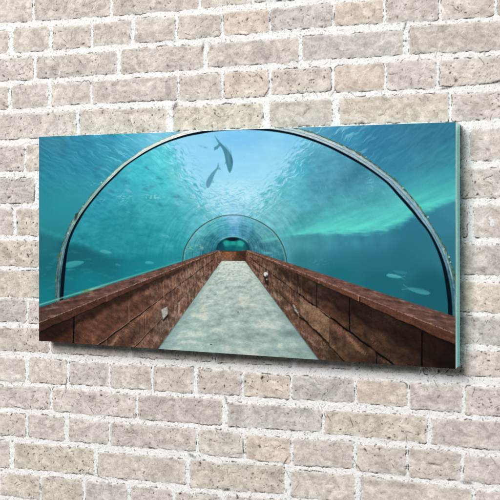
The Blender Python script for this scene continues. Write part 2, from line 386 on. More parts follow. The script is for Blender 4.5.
def paint(X, Y):
    VX, VY = 233.0, 245.0
    dx = X - VX; dy = Y - VY
    ad = np.maximum(np.abs(dx), .5)
    kx = dy / ad                                        # slope from the vanishing point
    left = dx < 0
    # --- water
    wx = X + 5 * fbm(X / 22, Y / 22, 101, 3); wy = Y + 5 * fbm(X / 22, Y / 22, 102, 3)
    img = field(wx, wy, IN_ARCH)
    lowr = field(X, Y, LOW_R); lowl = field(X, Y, LOW_L)
    out = field(X + 2 * fbm(X / 15, Y / 15, 103, 3), Y, OUT)
    outer = curve_pts([(55.5,303),(56,275),(61,250),(67,232),(74,218),(83,206),(95,191),(109,176),(121,165),(135,155),(143,149),(161,140),(181,132),(200,127),(220,123.5),(243,122),(270,123.5),(291,127),(311,132),
        (329,139),(349,148),(365,157.5),(377,166),(393,178),(405,189.5),(417,203),(427,218),(437,234),(445,248),(453,268),(458,290),(460,322)], 5)
    inner = curve_pts([(63,303),(65,275),(67.8,250),(72.6,234),(80.8,218.5),(88.6,206.6),(102.8,189.2),(115,177),(127,165.5),(145,153.5),(165,143.5),(185,137),(200,134),(216,131.4),(240,129.8),(260,130.4),(280,132.6),(300,137),(325,146),
        (345,156),(365,167.5),(385,182),(397,195),(411,211),(419,221),(429,234),(439,256),(444,275),(447.5,300),(448,316)], 5)
    hole = in_poly(X, Y, np.vstack([inner, [(448, 400), (63, 400)]]))
    img = np.where(hole[..., None], img, out)
    # ripples seen from below: sharp little crests beside the bright window of sky
    ang = np.arctan2(Y - 262, X - 233)
    rad = np.hypot(X - 233, (Y - 262) * 1.02)
    lx = np.interp(Y, [125, 150, 170, 190, 212, 222], [150, 176, 186, 200, 214, 228])   # left edge of the sky window
    rx = np.interp(Y, [125, 150, 170, 190, 212, 222], [318, 300, 284, 268, 254, 240])
    rwx = X + 3 * fbm(X / 13, Y / 13, 115, 3); rwy = Y + 3 * fbm(X / 13, Y / 13, 116, 3)
    tl = fbm((rwx * .8 + rwy * .6) / 7.5, (-rwx * .6 + rwy * .8) / 2.3, 111, 5, .6)
    tr = fbm((rwx * .8 - rwy * .6) / 7.5, (rwx * .6 + rwy * .8) / 2.3, 112, 5, .6)
    rip = np.where(X < 234, tl, tr)
    edge_l = np.exp(-((X - lx + 4) / 15) ** 2); edge_r = np.exp(-((X - rx - 6) / 15) ** 2)
    zone = np.clip(np.where(X < 234, edge_l, edge_r), 0, 1) * hole * (Y < 224)
    inside_w = sst(-7, 7, np.minimum(X - lx, rx - X) + 17 * rip) * hole * (1 - sst(196, 218, Y))
    base_w = field(X, Y, [(180,140,142,214,246),(240,136,128,202,245),(300,145,134,208,245),(240,165,152,218,249),(190,165,150,218,248),(240,192,174,232,250),(285,168,156,220,246),(235,212,158,218,240)], 14)
    img = mix(img, base_w, inside_w * .92)
    img = mix(img, rgb(168, 226, 248), np.clip(zone * sst(.06, .42, rip) * .8, 0, 1))
    img = mix(img, rgb(76, 174, 190), np.clip(zone * sst(.06, .42, -rip) * .7, 0, 1))
    # chop on the far surface just over the second arch
    ch = fbm(rwx / 5, rwy / 1.7, 113, 4)
    zc = np.exp(-((Y - 200) / 15) ** 2) * np.exp(-((X - 234) / 34) ** 2) * hole
    img = mix(img, rgb(206, 238, 250), np.clip(zc * sst(.05, .5, ch) * .7, 0, 1))
    img = mix(img, rgb(92, 172, 206), np.clip(zc * sst(.05, .4, -ch) * .5, 0, 1))
    # faint swell in the sky window
    img += (inside_w * .022 * fbm(X / 16, Y / 9, 114, 4))[..., None] * np.array([1.2, 1, .5])
    # streaks running round the acrylic tube
    tube = fbm(ang * 3.2, rad / 3.0, 121, 4)
    wt = hole * (1 - inside_w * .8) * sst(180, 70, rad) * (Y < 268)
    img += (wt * (.022 + .05 * np.exp(-((rad - 62) / 18) ** 2)) * tube)[..., None] * np.array([.9, 1, 1])
    long_ = fbm(ang * 9, rad / 26, 122, 3)
    img += (hole * (1 - inside_w) * .018 * long_)[..., None]
    mot = fbm(rwx / 9, rwy / 4.5, 126, 5)
    img += (hole * (1 - inside_w) * .06 * mot)[..., None] * np.array([.7, 1, 1])
    img = mix(img, rgb(116, 160, 180), hole * sst(288, 325, X) * sst(222, 205, Y) * .22)
    # right-hand murky veils and scratches
    veil = fbm(X / 26 + Y / 60, Y / 30, 123, 4)
    img += (hole * (X > 285) * sst(285, 315, X) * .075 * veil)[..., None] * np.array([.8, 1, 1])
    scr = fbm((rwx * .45 + rwy * .89) / 11, (rwx * .89 - rwy * .45) / 3.6, 124, 4)
    img = mix(img, rgb(140, 196, 208), np.clip(hole * sst(288, 320, X) * (Y < 222) * sst(.22, .62, scr) * .2, 0, 1))
    scr2 = fbm(X / 3.4, Y / 24, 125, 3)
    img = mix(img, rgb(92, 152, 168), np.clip(hole * sst(290, 320, X) * sst(225, 240, Y) * sst(.05, .6, scr2) * .32, 0, 1))
    # ripple lines over the left and the upper corners, outside the arch
    o_m = (~hole)
    st = fbm((rwx * .88 + rwy * .47) / 17, (-rwx * .47 + rwy * .88) / 2.6, 131, 4)
    kk = o_m * (X < 200) * sst(215, 150, Y)
    img += (kk * .085 * st)[..., None] * np.array([.8, 1, 1])
    img = mix(img, rgb(150, 214, 232), np.clip(kk * sst(70, 140, X) * sst(.2, .6, st) * .5, 0, 1))
    st2 = fbm((rwx * .78 - rwy * .62) / 18, (rwx * .62 + rwy * .78) / 3.4, 132, 4)
    kk = o_m * (X > 250) * sst(200, 150, Y)
    img += (kk * .05 * st2)[..., None] * np.array([.8, 1, 1])
    img = mix(img, rgb(168, 220, 236), np.clip(kk * sst(400, 310, X) * sst(.18, .5, st2) * .7, 0, 1))
    st3 = fbm((rwx * .86 + rwy * .5) / 14, (-rwx * .5 + rwy * .86) / 2.8, 133, 4)
    img += (hole * (X < 190) * sst(235, 200, Y) * (1 - inside_w) * .04 * st3)[..., None]
    # ---- sunlit sandy slope, upper right
    yb = np.interp(X, [250, 285, 305, 340, 362, 385, 400, 412, 420, 430, 456], [243, 236.5, 233.5, 233, 232, 229, 224, 216, 211, 209, 199]) + 1.2 * fbm(X / 9, Y / 40, 141, 3)
    Lw = np.interp(X, [260, 300, 340, 400, 456], [3, 8, 27, 32, 21]) * (1 + .18 * fbm(X / 18, Y / 12, 144, 3))
    t = (yb - Y) / Lw
    low_w = hole & (X > 268) | (~hole & (X > 400))
    img = np.where((low_w)[..., None], mix(img, lowr, sst(-3, 6, Y - yb + 2 * fbm(X / 14, Y / 3.5, 145, 3)) * sst(275, 300, X)), img)
    beam = np.clip(sst(-.2, .2, t + .12 * fbm(X / 14, Y / 3, 146, 3)) * np.exp(-np.clip(t, 0, 9) ** 1.5 * 1.1), 0, 1) * sst(262, 305, X) * (X > 262)
    bn = fbm((X * .93 - Y * .36) / 40, (X * .36 + Y * .93) / 6, 142, 4)
    img = mix(img, rgb(98, 224, 208), np.clip(beam * (.95 + .4 * bn), 0, 1) * np.interp(X, [262, 330, 420, 456], [.6, .96, .92, .7]))
    haze_r = np.exp(-((Y - yb - 10) / 9) ** 2) * sst(280, 310, X) * sst(415, 370, X)
    img += (haze_r * .05 * (1 + 1.2 * fbm(X / 12, Y / 20, 143, 3)))[..., None] * np.array([.6, 1, 1])
    # ---- dark sea bed, lower left
    ym = np.interp(X, [36, 55, 71, 87, 101, 115, 135, 155, 175, 190], [229, 237, 243, 245.5, 252, 255, 256.5, 252, 249, 247]) + 2.2 * fbm(X / 11, Y / 60, 151, 4)
    img = np.where(left[..., None], mix(img, lowl, sst(-3, 6, Y - ym) * sst(192, 178, X) * np.interp(X, [36, 120, 185], [.98, .95, .6])), img)
    img = mix(img, rgb(70, 168, 176), np.clip(np.exp(-((Y - ym + 2.4) / 2.2) ** 2) * (X < 90) * .35 * (.6 + fbm(X / 5, Y / 3, 152, 3)), 0, .5))
    img = mix(img, rgb(40, 128, 138), np.clip(left * sst(3, 12, Y - ym) * (X < 185) * sst(.1, .5, fbm(X / 16, Y / 5, 153, 4)) * .5, 0, 1))
    # ---- second arch and what shows through it
    r2 = curve_pts([(182.6,263),(184,251),(188,242),(195,232),(205,223.6),(215,218.4),(224,215.6),(236,215),(248,217),(262,223),(274,232),(282,244),(286,256),(287,264)], 6)
    h2 = poly_mask(X, Y, np.vstack([r2, [(287, 300), (183, 300)]]), .8)
    in2 = field(X, Y, RING2, 5)
    a2 = np.arctan2(Y - 252, X - 233); q2 = np.hypot(X - 233, (Y - 252) * 1.12)
    in2 = in2 + (.045 * fbm(a2 * 3.4, q2 / 1.8, 161, 4) + .10 * fbm(X / 5, Y / 4, 162, 5))[..., None]
    in2 = mix(in2, rgb(150, 196, 168), np.clip(np.exp(-((Y - 248 + (X - 190) * .12) / 2.6) ** 2) * sst(.0, .35, fbm(X / 4, Y / 2, 163, 3)) * ((X < 204) & (X > 185)) * .8, 0, 1))
    in2 = mix(in2, rgb(100, 204, 190), np.exp(-((Y - 240 + (X - 265) * .16) / 2.2) ** 2) * sst(256, 268, X) * .7)
    in2 = mix(in2, rgb(110, 190, 196), np.exp(-((Y - 253) / 1.2) ** 2 - ((X - 267) / 4) ** 2) * .8)
    img = mix(img, in2, h2 * .92)
    d2, p2 = line_dist(X, Y, r2, 6)
    img = mix(img, rgb(150, 200, 206), np.exp(-((d2 - 1.3) / .7) ** 2) * h2 * .4)
    img = mix(img, rgb(62, 80, 82), np.clip(sst(.85, .25, d2) * (.85 - .3 * np.exp(-((p2 - .5) / .2) ** 2)), 0, 1))
    for (hw, top, base, wgt) in [(41, 219.5, 262, .28), (33, 224, 260, .42), (26, 229, 258, .35), (21.5, 233, 256, .4)]:
        th = np.linspace(0, math.pi, 40); pts = np.stack([233 + hw * np.cos(th), base - (base - top) * np.sin(th) ** .8], -1)
        d3, _ = line_dist(X, Y, pts, 4)
        brk = np.clip(.5 + 1.2 * fbm(X / 6, Y / 6, 164, 3), 0, 1)
        img = mix(img, rgb(58, 100, 118), sst(.95, .2, d3) * wgt * .75 * brk)
        img = mix(img, rgb(140, 196, 214), np.exp(-((d3 - 1.2) / .5) ** 2) * wgt * .4)
    # end of the tunnel
    e = np.hypot((X - 233) / 16.5, (Y - 250) / 12.5)
    em = sst(1.06, .96, e)
    endc = field(X, Y, [(221,245,16,72,88),(233,238.5,12,50,58),(226,243,40,160,152),(233,243.2,34,156,146),(241,243.5,48,172,160),(246,247,22,92,104),(222,249,14,78,92),(233,247.2,18,96,106),(240,249,22,110,116),(228,250,18,96,106)], 1.4)
    img = mix(img, endc, em)
    img = mix(img, rgb(14, 62, 78), np.exp(-((e - .96) / .09) ** 2) * (Y < 251) * .75)
    img = mix(img, rgb(8, 26, 32), np.exp(-(((X - 232.5) / 6.6) ** 2 + ((Y - 239.3) / 1.7) ** 2) ** 2) * .95)
    img = mix(img, rgb(136, 200, 200), np.exp(-((e - 1.10) / .05) ** 2) * (Y < 243) * .6 * sst(216, 224, X))
    img = mix(img, rgb(60, 84, 96), np.exp(-((X - 249 - (Y - 244) * .35) / .8) ** 2) * ((Y > 240) & (Y < 252)) * .6)
    img = mix(img, rgb(96, 190, 190), np.exp(-((X - 256) / 1.2) ** 2 - ((Y - 247.5) / 2) ** 2) * .6 + np.exp(-((X - 262) / 1.0) ** 2 - ((Y - 251) / 1.6) ** 2) * .5)
    # ---- fish
    def fish(pts, colr, k, soft=.8):
        nonlocal img
        img = mix(img, rgb(*colr), poly_mask(X, Y, pts, soft) * k)
    f1 = curve_pts([(219.6,142.6),(223,145),(227.5,149.5),(231,155),(233,161),(232.2,167.5),(230.2,172.6),(228.2,170.5),(226,162.5),(224.3,154),(221.8,148),(219.4,145.4)], 4)
    fish(f1, (66, 128, 150), .92)
    fish([(214.6,135.6),(217,138.6),(219.6,141.6),(221.6,144),(219.5,146.5),(217.5,149),(214.3,150.4),(214,147.5),(217.6,145.2),(218.6,143.6),(217,140.8)], (72, 136, 160), .88)
    fish([(230.5,152.5),(227.5,147.5),(224.6,144.8),(226.5,147.5)], (84, 146, 170), .7)
    fish([(226.6,163.2),(224.6,164.2),(226.2,160.2)], (72, 136, 160), .7)
    img = mix(img, rgb(38, 84, 104), np.exp(-((X - 231.6 - (Y - 160) * .10) / .7) ** 2 - ((Y - 158) / 7) ** 2) * .45)
    img = mix(img, rgb(128, 184, 202), np.exp(-((X - 228.6 - (Y - 160) * .10) / 1.1) ** 2 - ((Y - 159) / 8) ** 2) * .35)
    f2 = curve_pts([(217.6,167.4),(214.5,170),(210,175),(206.7,180.5),(206,185),(207.4,188),(209.6,186.4),(212.2,181),(214.2,175.5),(216.6,171)], 4)
    fish(f2, (84, 146, 170), .85)
    fish([(218.4,162.6),(219,166.5),(221,169.8),(218.4,169.2),(216.4,170.6),(216.8,167.2)], (92, 154, 178), .8, .7)
    fish([(213,180),(214.2,182.5),(211.8,182.6)], (92, 154, 178), .6)
    for (cx, cy, rx_, ry_, an, cl_, k) in [(152,186,7,2.2,-.25,(66,130,158),.5),(177,197,8,2.4,.45,(70,134,158),.5),(126,181,4,3,.6,(60,130,160),.4),(98,168,5,1.8,-.5,(60,112,150),.5),(204,147,4,1,.3,(84,150,182),.45),(290,163,3,1.6,0,(64,140,160),.4)]:
        u = (X - cx) * math.cos(an) + (Y - cy) * math.sin(an); v = -(X - cx) * math.sin(an) + (Y - cy) * math.cos(an)
        img = mix(img, rgb(*cl_), np.clip(np.exp(-(u / rx_) ** 2 - (v / ry_) ** 2) * (k + .5 * fbm(X / 3, Y / 2, 171, 2)), 0, .8))
    for (cx, cy, rx_, ry_, k) in [(153,197,8,2.6,.95),(123,198,7,4.5,.55),(101,200,4,1.5,.6),(92,184,6,2,.3),(165,236,5,2.2,.35),(110,150,6,3,.2),(371,182,5,9,.30),(318,262,14,4,.10),(120,285,4,2,.2)]:
        g = np.exp(-((X - cx) / rx_) ** 2 - ((Y - cy) / ry_) ** 2) * sst(.02, .3, fbm(X / 3.2, Y / 1.7, 172, 3))
        img = mix(img, rgb(170, 220, 222), np.clip(g * k, 0, 1))
    for i in range(26):
        h1, h2_, h3, h4 = [((i * p_ + 37) % 101) / 101 for p_ in (17, 43, 71, 29)]
        cx, cy = 92 + 96 * h1, 168 + 48 * h2_
        an = -.6 + 1.3 * h3; u = (X - cx) * math.cos(an) + (Y - cy) * math.sin(an); v = -(X - cx) * math.sin(an) + (Y - cy) * math.cos(an)
        L_ = 1.6 + 2.6 * h4
        img = mix(img, rgb(150, 212, 218) if i % 3 == 0 else rgb(40, 112, 136), np.exp(-(u / L_) ** 4 - (v / (.35 * L_ * (1.05 - .5 * np.clip(u / L_, -1, 1)))) ** 2) * (.22 + .25 * h3))
    def small_fish(x0, y0, x1, y1, wd, colr, k, tail_k=0.0):
        nonlocal img
        d = np.array([x1 - x0, y1 - y0]); L = np.hypot(*d); t_ = d / L
        u = ((X - x0) * t_[0] + (Y - y0) * t_[1]) / L; v = -(X - x0) * t_[1] + (Y - y0) * t_[0]
        hw = wd * np.sqrt(np.clip(u * (1 - u) * 4, 0, 1)) * (1.15 - .45 * u)
        m = sst(.8, -.8, np.abs(v) - hw + .22 * fbm(X / 2, Y / 1.2, 173, 2)) * (u > -.02) * (u < 1.02)
        tail = sst(.5, -.4, np.abs(np.abs(v) - (u - .9) * wd * 3.2) - .5) * (u > .9) * (u < 1.2)
        shade = np.clip(.9 - .25 * v / max(wd, .1), .5, 1.15)
        img = mix(img, rgb(*colr), np.clip(np.maximum(m, tail * tail_k) * k * shade, 0, 1))
    small_fish(430, 293.5, 407, 288, 2.7, (78, 168, 172), .72, .7)
    small_fish(386.5, 275, 402, 277.5, 2.0, (96, 196, 196), .75, .3)
    small_fish(407, 273, 393, 271, 1.8, (60, 146, 154), .55)
    small_fish(64, 266, 84, 262, 3.2, (66, 168, 170), .8)
    small_fish(66, 270, 75, 269.5, 1.0, (60, 160, 164), .5)
    small_fish(100, 251, 112, 253, 1.8, (92, 180, 184), .65)
    small_fish(145, 262.5, 154, 263, 1.6, (80, 178, 184), .75)
    small_fish(115, 264, 121, 266, 1.3, (60, 160, 170), .5)
    small_fish(135, 271, 141, 270, .9, (60, 160, 170), .4)
    small_fish(160, 234, 169, 237, 1.6, (96, 178, 186), .4)
    # ---- big arch: dark seal, steel band, algae on its rim
    band = poly_mask(X, Y, np.vstack([outer, inner[::-1]]), .6)
    di, pi_ = line_dist(X, Y, inner, 14); do, po = line_dist(X, Y, outer, 14)
    q = di / (di + do + 1e-6)
    stripe = fbm(po * 160, q * 5, 181, 3)
    right = X > 240
    blk = np.where(right, np.interp(po, [0, .5, .72, .85, 1], [.36, .29, .25, .3, .4]), np.interp(po, [0, .12, .3, .5], [.44, .36, .32, .38]))
    steel_l = field(X, Y, [(58,290,50,92,104),(64,245,84,128,136),(78,220,120,158,158),(95,195,140,176,172),(120,168,188,212,204),(150,147,222,238,228),(180,134,238,246,240),(290,130,190,214,218),(320,140,186,206,214),(350,155,164,190,200),
        (390,185,136,172,190),(420,215,130,172,190),(440,250,104,150,164),(450,285,60,110,122)], 8)
    bc = steel_l + (.10 * stripe)[..., None]
    ln1 = np.exp(-((q - .56 - .03 * fbm(po * 40, q * 0, 182, 2)) / .05) ** 2)
    bc = mix(bc, rgb(66, 92, 100), ln1 * np.where(right, .5, .12))
    bc = mix(bc, rgb(226, 240, 244), np.exp(-((q - .68) / .06) ** 2) * np.clip(.25 + .6 * fbm(po * 30, po * 0, 183, 3), 0, .7))
    alg = sst(.84, .93, q + .10 * fbm(po * 110, q, 184, 4)) * np.where(right, .9, np.interp(po, [0, .16, .2, .5], [.9, .9, .5, .55]))
    ac = np.where(right[..., None], rgb(92, 102, 62), rgb(112, 122, 92)) + (.30 * fbm(po * 150, q * 3, 185, 4))[..., None] * np.array([1, .95, .5])
    bc = mix(bc, ac, np.clip(alg, 0, 1))
    bc = mix(bc, rgb(6, 20, 30), sst(blk + .06, blk - .05, q))
    img = mix(img, bc, band)
    # weed growing on the foot of the arch and on the outer rim
    wn = fbm(X / 7, Y / 7, 186, 3) + .5 * fbm(X / 1.7, Y / 1.7, 187, 2)
    weed = sst(.4, -.6, do - .2 - 2.2 * wn) * (~in_poly(X, Y, np.vstack([outer, inner[::-1]]))) * (~hole)
    wz = np.where(X < 200, np.interp(po, [0, .02, .12, .17, .2, .24], [.6, .8, .7, .8, .2, 0]), np.interp(po, [.5, .56, .62, .95, 1], [0, .3, .6, .6, .3]))
    img = mix(img, rgb(58, 70, 46) + (.16 * wn)[..., None] * np.array([1.2, 1.1, .4]), np.clip(weed * wz, 0, 1))
    fish([(74.3,221),(75.2,214),(78.2,212.5),(78.4,214),(76.6,219)], (44, 58, 50), .9)
    for (cx, cy, r_) in [(68,233,1.1),(101.5,182.5,1.2),(83,206,.8),(121.5,166,.8),(366,157,.9),(403,188,1.1),(428,217,1.3),(444,249,1.1),(449,257,1.3),(450.5,262,1.0)]:
        img = mix(img, rgb(222, 232, 220), sst(1.25, .6, np.hypot(X - cx, Y - cy) / (.75 * r_)) * .65)
    # ---- pavement of the tunnel
    fk = np.where(left, 1.385, 1.335)
    fy = np.maximum(dy, 2.0)
    gx = dx / fy; gz = 1500.0 / fy
    lz = np.log(fy); c1 = fbm(gx * 3.2 + .6 * fbm(gx * 3, lz * 5, 204, 3), lz * 6.5, 201, 5); c2 = fbm(gx * 9, lz * 17, 202, 4); c3 = fbm(X / 2.4, Y / 1.3, 203, 3)
    flo = field(X, Y, [(233,262,196,212,206),(233,275,176,196,192),(225,290,164,186,184),(245,300,166,186,182),(215,315,158,182,180),(260,320,156,180,178),(200,335,150,180,178),(240,345,152,178,176),(290,345,146,174,174),(170,345,146,176,178),(300,355,148,176,174)], 12)
    flo = mix(flo * 1.05, rgb(214, 224, 215), np.clip(sst(-.05, .75, c1 + .6 * c2) * .6, 0, 1))
    flo = mix(flo, rgb(126, 148, 148), np.clip(sst(-.05, .75, -c1 - .6 * c2) * .52, 0, 1))
    flo += (.05 * c3 + .05 * c2)[..., None]
    flo = mix(flo, rgb(110, 142, 150), np.clip(sst(.16, 0, fk ** -1 - np.abs(gx)) * .40 * (.7 + c2), 0, 1))
    flo = mix(flo, rgb(70, 96, 104), sst(.02, .0, fk ** -1 - np.abs(gx)) * .6)
    flo = mix(flo, rgb(90, 116, 122), np.exp(-((X - 290) / 12) ** 2 - ((Y - 333) / 3) ** 2) * .55)
    for (cx, cy, r_) in [(211,344.5,1.0),(238,312,.8),(203,345,.5),(262,322,.5)]:
        flo = mix(flo, rgb(44, 54, 56), sst(1.3, .4, np.hypot(X - cx, (Y - cy) * 1.4) / r_) * .8)
    flo = flo * np.array([1.025, 1.0, .98])
    img = mix(img, flo, (kx > fk).astype(float) * (Y > 260))
    # ---- low walls on both sides: blocks under a coping
    soft = .35 / ad
    wallm = sst(-1, 1, (kx - .322) / (soft * 1.2)) * sst(1, -1, (kx - fk) / (soft * 1.6)) * sst(6, 11, ad)
    inv = 1000.0 / ad                                  # depth along the tunnel
    r1_, r2_, r3_ = .745, 1.038, 1.36
    g1 = fbm(inv * .55, kx * 7, 211, 5); g2 = fbm(inv * 1.9, kx * 16, 212, 4); g3 = fbm(X / 1.9, Y / 1.9, 213, 3); g4 = fbm((X + np.where(left, 1, -1) * Y) / 5, (X - np.where(left, 1, -1) * Y) / 1.5, 214, 3)
    wl = field(X, Y, [(60,330,74,44,34),(100,325,98,62,48),(120,345,92,62,50),(140,310,100,66,52),(145,335,104,74,62),(170,300,108,76,62),(165,325,100,78,68),(195,280,116,86,70),(205,275,112,84,70),(217,262,112,76,58),
        (248,258,112,76,60),(265,275,104,78,64),(285,285,98,70,56),(300,300,90,62,48),(300,325,92,66,52),(330,310,86,56,42),(345,340,84,60,46),(370,330,74,50,38),(320,345,80,58,46),(400,350,62,44,34),(380,355,58,40,32),(430,350,46,32,25),(450,360,32,24,20),(410,335,58,40,31),(315,295,100,74,60)], 10)
    blk_id = np.floor(inv / 3.6) * 3 + np.digitize(kx, [r1_, r2_]) + left * 50
    wl = wl * (1 + .20 * ((_hash(blk_id, blk_id * 0, 215) / 65536.0) - .5))[..., None]
    g5 = fbm(X / 7 - Y / 11, Y / 6, 217, 5)
    wl = wl * (1 + .30 * g1 + .14 * g2 + .12 * g3 + .10 * g4 + .30 * g5)[..., None]
    wl = mix(wl, rgb(178, 138, 112), np.clip(sst(.22, .7, g1 + .35 * g4) * .50 * sst(235, 120, X * 0 + ad), 0, 1))
    wl = mix(wl, rgb(150, 132, 120), np.clip(sst(.16, .7, g5 + .4 * g2) * sst(90, 20, ad) * .55, 0, 1))
    wl = mix(wl, rgb(160, 150, 140), np.clip(sst(fk - .34, fk - .05, kx) * sst(.05, .6, g5 + .4 * g1) * sst(130, 60, ad) * .45, 0, 1))
    # the paler, chipped block on the right
    pb = poly_mask(X, Y, [(300,298.5),(315,306.5),(330,317),(329.5,344),(322,336.5),(311,327),(300.5,317)], .8)
    pbc = field(X, Y, [(304,306,138,110,88),(318,316,146,116,92),(326,330,128,98,76),(308,318,112,84,66)], 6) * (1 + .16 * g4 + .16 * g3 + .3 * g5)[..., None]
    wl = mix(wl, pbc, pb * .9)
    def wline(pts, colr, k, wdt):
        nonlocal wl
        d, _ = line_dist(X, Y, np.array(pts, float), 5)
        d = d + .35 * fbm(X / 3, Y / 3, 216, 2)
        wl = mix(wl, rgb(*colr), sst(wdt + .35, wdt - .35, d) * k)
    def joint(k, x0, x1, colr, a, wdt):
        n_ = 12; xs = np.linspace(x0, x1, n_)
        wline([(x_, VY + k * abs(x_ - VX) + .5 * math.sin(x_ * .37)) for x_ in xs], colr, a, wdt)
    joint(r1_, 97, 150, (22, 14, 12), .9, .75); joint(r1_ - .008, 97, 160, (188, 152, 128), .5, .35)
    joint(r1_, 150, 212, (40, 28, 24), .7, .5)
    joint(r2_, 130, 168, (40, 26, 22), .8, .5); joint(r2_ - .01, 130, 170, (176, 146, 124), .35, .35); joint(r2_, 168, 214, (56, 42, 36), .5, .4)
    joint(r1_, 250, 300, (34, 24, 20), .75, .5); joint(r1_, 300, 397, (16, 11, 9), .95, .9)
    joint(r2_ + .01, 300, 346, (26, 18, 15), .7, .6); joint(r2_, 252, 300, (44, 32, 27), .55, .45)
    wline([(300,317.5),(306,321.5),(311,327.5),(316,331),(322,337),(329,344)], (22, 15, 12), .85, .8)
    wline([(330,317),(329.6,330),(329.2,344)], (60, 44, 36), .6, .5)
    wline([(314,306),(322,311),(330,317)], (186, 156, 130), .55, .5)
    def vj(x, k0, k1, colr, a, wdt):
        wline([(x + .3, VY + k0 * abs(x - VX)), (x - .2, VY + (k0 + k1) / 2 * abs(x - VX)), (x + .2, VY + k1 * abs(x - VX))], colr, a, wdt)
    vj(73.6, .448, r1_, (14, 9, 8), .95, .75); vj(129, .448, r1_, (150, 116, 96), .5, .45); vj(163.5, .45, r1_, (168, 140, 120), .55, .4); vj(106, r1_, r2_, (160, 126, 104), .5, .4); vj(144.5, r1_, r2_, (60, 44, 38), .5, .4)
    vj(155, .45, r1_, (52, 34, 28), .4, .4)
    vj(422, .448, r1_, (10, 7, 6), .95, .9); vj(349.4, .448, r1_, (14, 10, 8), .9, .65); vj(316.6, .448, r1_, (20, 14, 12), .8, .55); vj(297.5, .448, r1_, (34, 24, 20), .7, .5); vj(376.6, r1_, r2_, (14, 10, 8), .85, .5)
    for i, x_ in enumerate([178, 188, 196, 202, 207, 211, 214, 285, 276, 269, 263, 258, 255]):
        vj(x_, .45, r1_, (54, 38, 32), .5, .35); 
        if i % 2 == 0: vj(x_ + (4 if x_ < 233 else -4), r1_, r2_, (58, 42, 36), .45, .35)
    # chalky runs on the left wall
    for (pts, k) in [([(174.6,305),(175.8,304),(176.2,316),(174.8,318)], .5), ([(177.6,303),(180,302),(180.2,312),(178.4,314)], .75), ([(181.6,296),(182.8,295),(183,304),(182,305)], .4), ([(188.5,290),(189.5,289),(190,300),(189,301)], .45), ([(199.5,276),(201.2,274),(203,283),(202,284)], .5), ([(205.5,271),(206.5,270),(207.5,276),(206.6,277)], .4)]:
        wl = mix(wl, rgb(176, 172, 168), poly_mask(X, Y, pts, .8) * k * np.clip(.8 + g3, 0, 1))
    # shade the coping throws on the blocks in the printed photograph
    wl = wl * np.where(left, 1.12, 1.14 - .14 * sst(60, 110, ad))[..., None]
    wl = mix(wl, rgb(166, 108, 78), np.clip(sst(.0, .5, fbm((X - Y) / 16, (X + Y) / 26, 218, 4)) * .26 * sst(.56, .66, kx) * (~left) * sst(40, 70, ad) * sst(430, 380, X), 0, 1))
    vs = fbm(X / 1.7, Y / 10, 219, 4)
    wl = mix(wl, rgb(176, 152, 138), np.clip(sst(.05, .55, vs + .3 * g5) * sst(110, 50, ad) * .55 * np.where(left, 1, .7), 0, 1))
    wl = mix(wl, rgb(70, 48, 40), np.clip(sst(.1, .6, -vs) * sst(100, 40, ad) * .45, 0, 1))
    lim = np.where(left, .515, .60 + .05 * sst(110, 60, ad)) + .05 * fbm(inv * .8, kx * 2, 220, 3)
    sh = np.exp(-np.clip(kx - .448, 0, 9) / .030) * np.interp(ad, [20, 60, 190], [.4, .75, .94])
    sh = np.maximum(sh, sst(lim + .035, lim - .025, kx) * np.where(left, .62, .52) * sst(25, 60, ad))
    wl = mix(wl, rgb(22, 14, 12), np.clip(sh, 0, 1) * (kx > .44))
    # coping: top and front
    n1 = fbm(inv * 1.3, kx * 30, 221, 4); n2 = fbm(np.log(ad) * 9, kx * 55 * (ad / 120) ** .5, 222, 4)
    ct = field(X, Y, [(45,313,84,60,58),(80,304,96,68,64),(120,288,104,76,72),(160,275,106,78,72),(200,260,104,76,68),(260,256,116,82,72),(300,270,112,78,70),(340,284,112,80,76),(380,298,106,76,70),(420,312,104,76,72),(450,325,98,72,68)], 12)
    ct = ct * (1 + .26 * n2 + .16 * n1 + .10 * g3 + .18 * g5)[..., None]
    ct = mix(ct, rgb(164, 140, 136), np.clip(sst(.2, .7, n2 + .5 * g5) * .4, 0, 1))
    cf = field(X, Y, [(45,328,66,42,36),(80,312,76,48,40),(120,294,82,54,46),(170,273,80,54,46),(300,275,92,62,52),(350,295,98,65,54),(400,318,92,60,48),(450,339,84,54,44)], 12) * (1 + .14 * n2 + .18 * g3 + .22 * g5)[..., None]
    cap = np.where((kx < .402)[..., None], ct, cf)
    cap = mix(cap, rgb(178, 152, 142), np.exp(-((kx - .400) * ad / .6) ** 2) * np.clip(.45 + .8 * g3, 0, .85))
    for (x_, cl_, k) in [(107, (186, 150, 128), .6), (164, (150, 120, 104), .5), (190, (140, 112, 98), .4), (358.4, (214, 180, 160), .8), (319, (190, 156, 138), .6), (299, (160, 130, 114), .5), (284, (150, 124, 108), .4)]:
        cap = mix(cap, rgb(*cl_), sst(.8, .2, np.abs(X - x_ + .5 * g3)) * sst(.385, .41, kx) * k * .6)
    cap = mix(cap, rgb(24, 15, 13), sst(.8, .3, np.abs(X - 359.8)) * (kx > .41) * .8)
    cap = cap * np.array([1.0, .99, .96]); wl = mix(wl, wl.mean(-1, keepdims=True) * np.array([1.06, .99, .93]), np.full(X.shape, .20))
    cap = cap * np.array([.99, 1.0, .99]); wl = wl * np.array([.94, .92, .90])
    walls = mix(wl, cap, sst(1, -1, (kx - .448 - .006 * g2) / (soft * 1.3)))
    img = mix(img, walls, wallm * (Y > 250.5))
    # pale line of sand where water meets the coping, and a sprig of weed
    img = mix(img, rgb(136, 204, 176), np.exp(-((kx - .309) * ad / .9) ** 2) * (left & (X < 180)) * np.interp(X, [39, 110, 180], [.65, .6, .2]) * (1 - wallm))
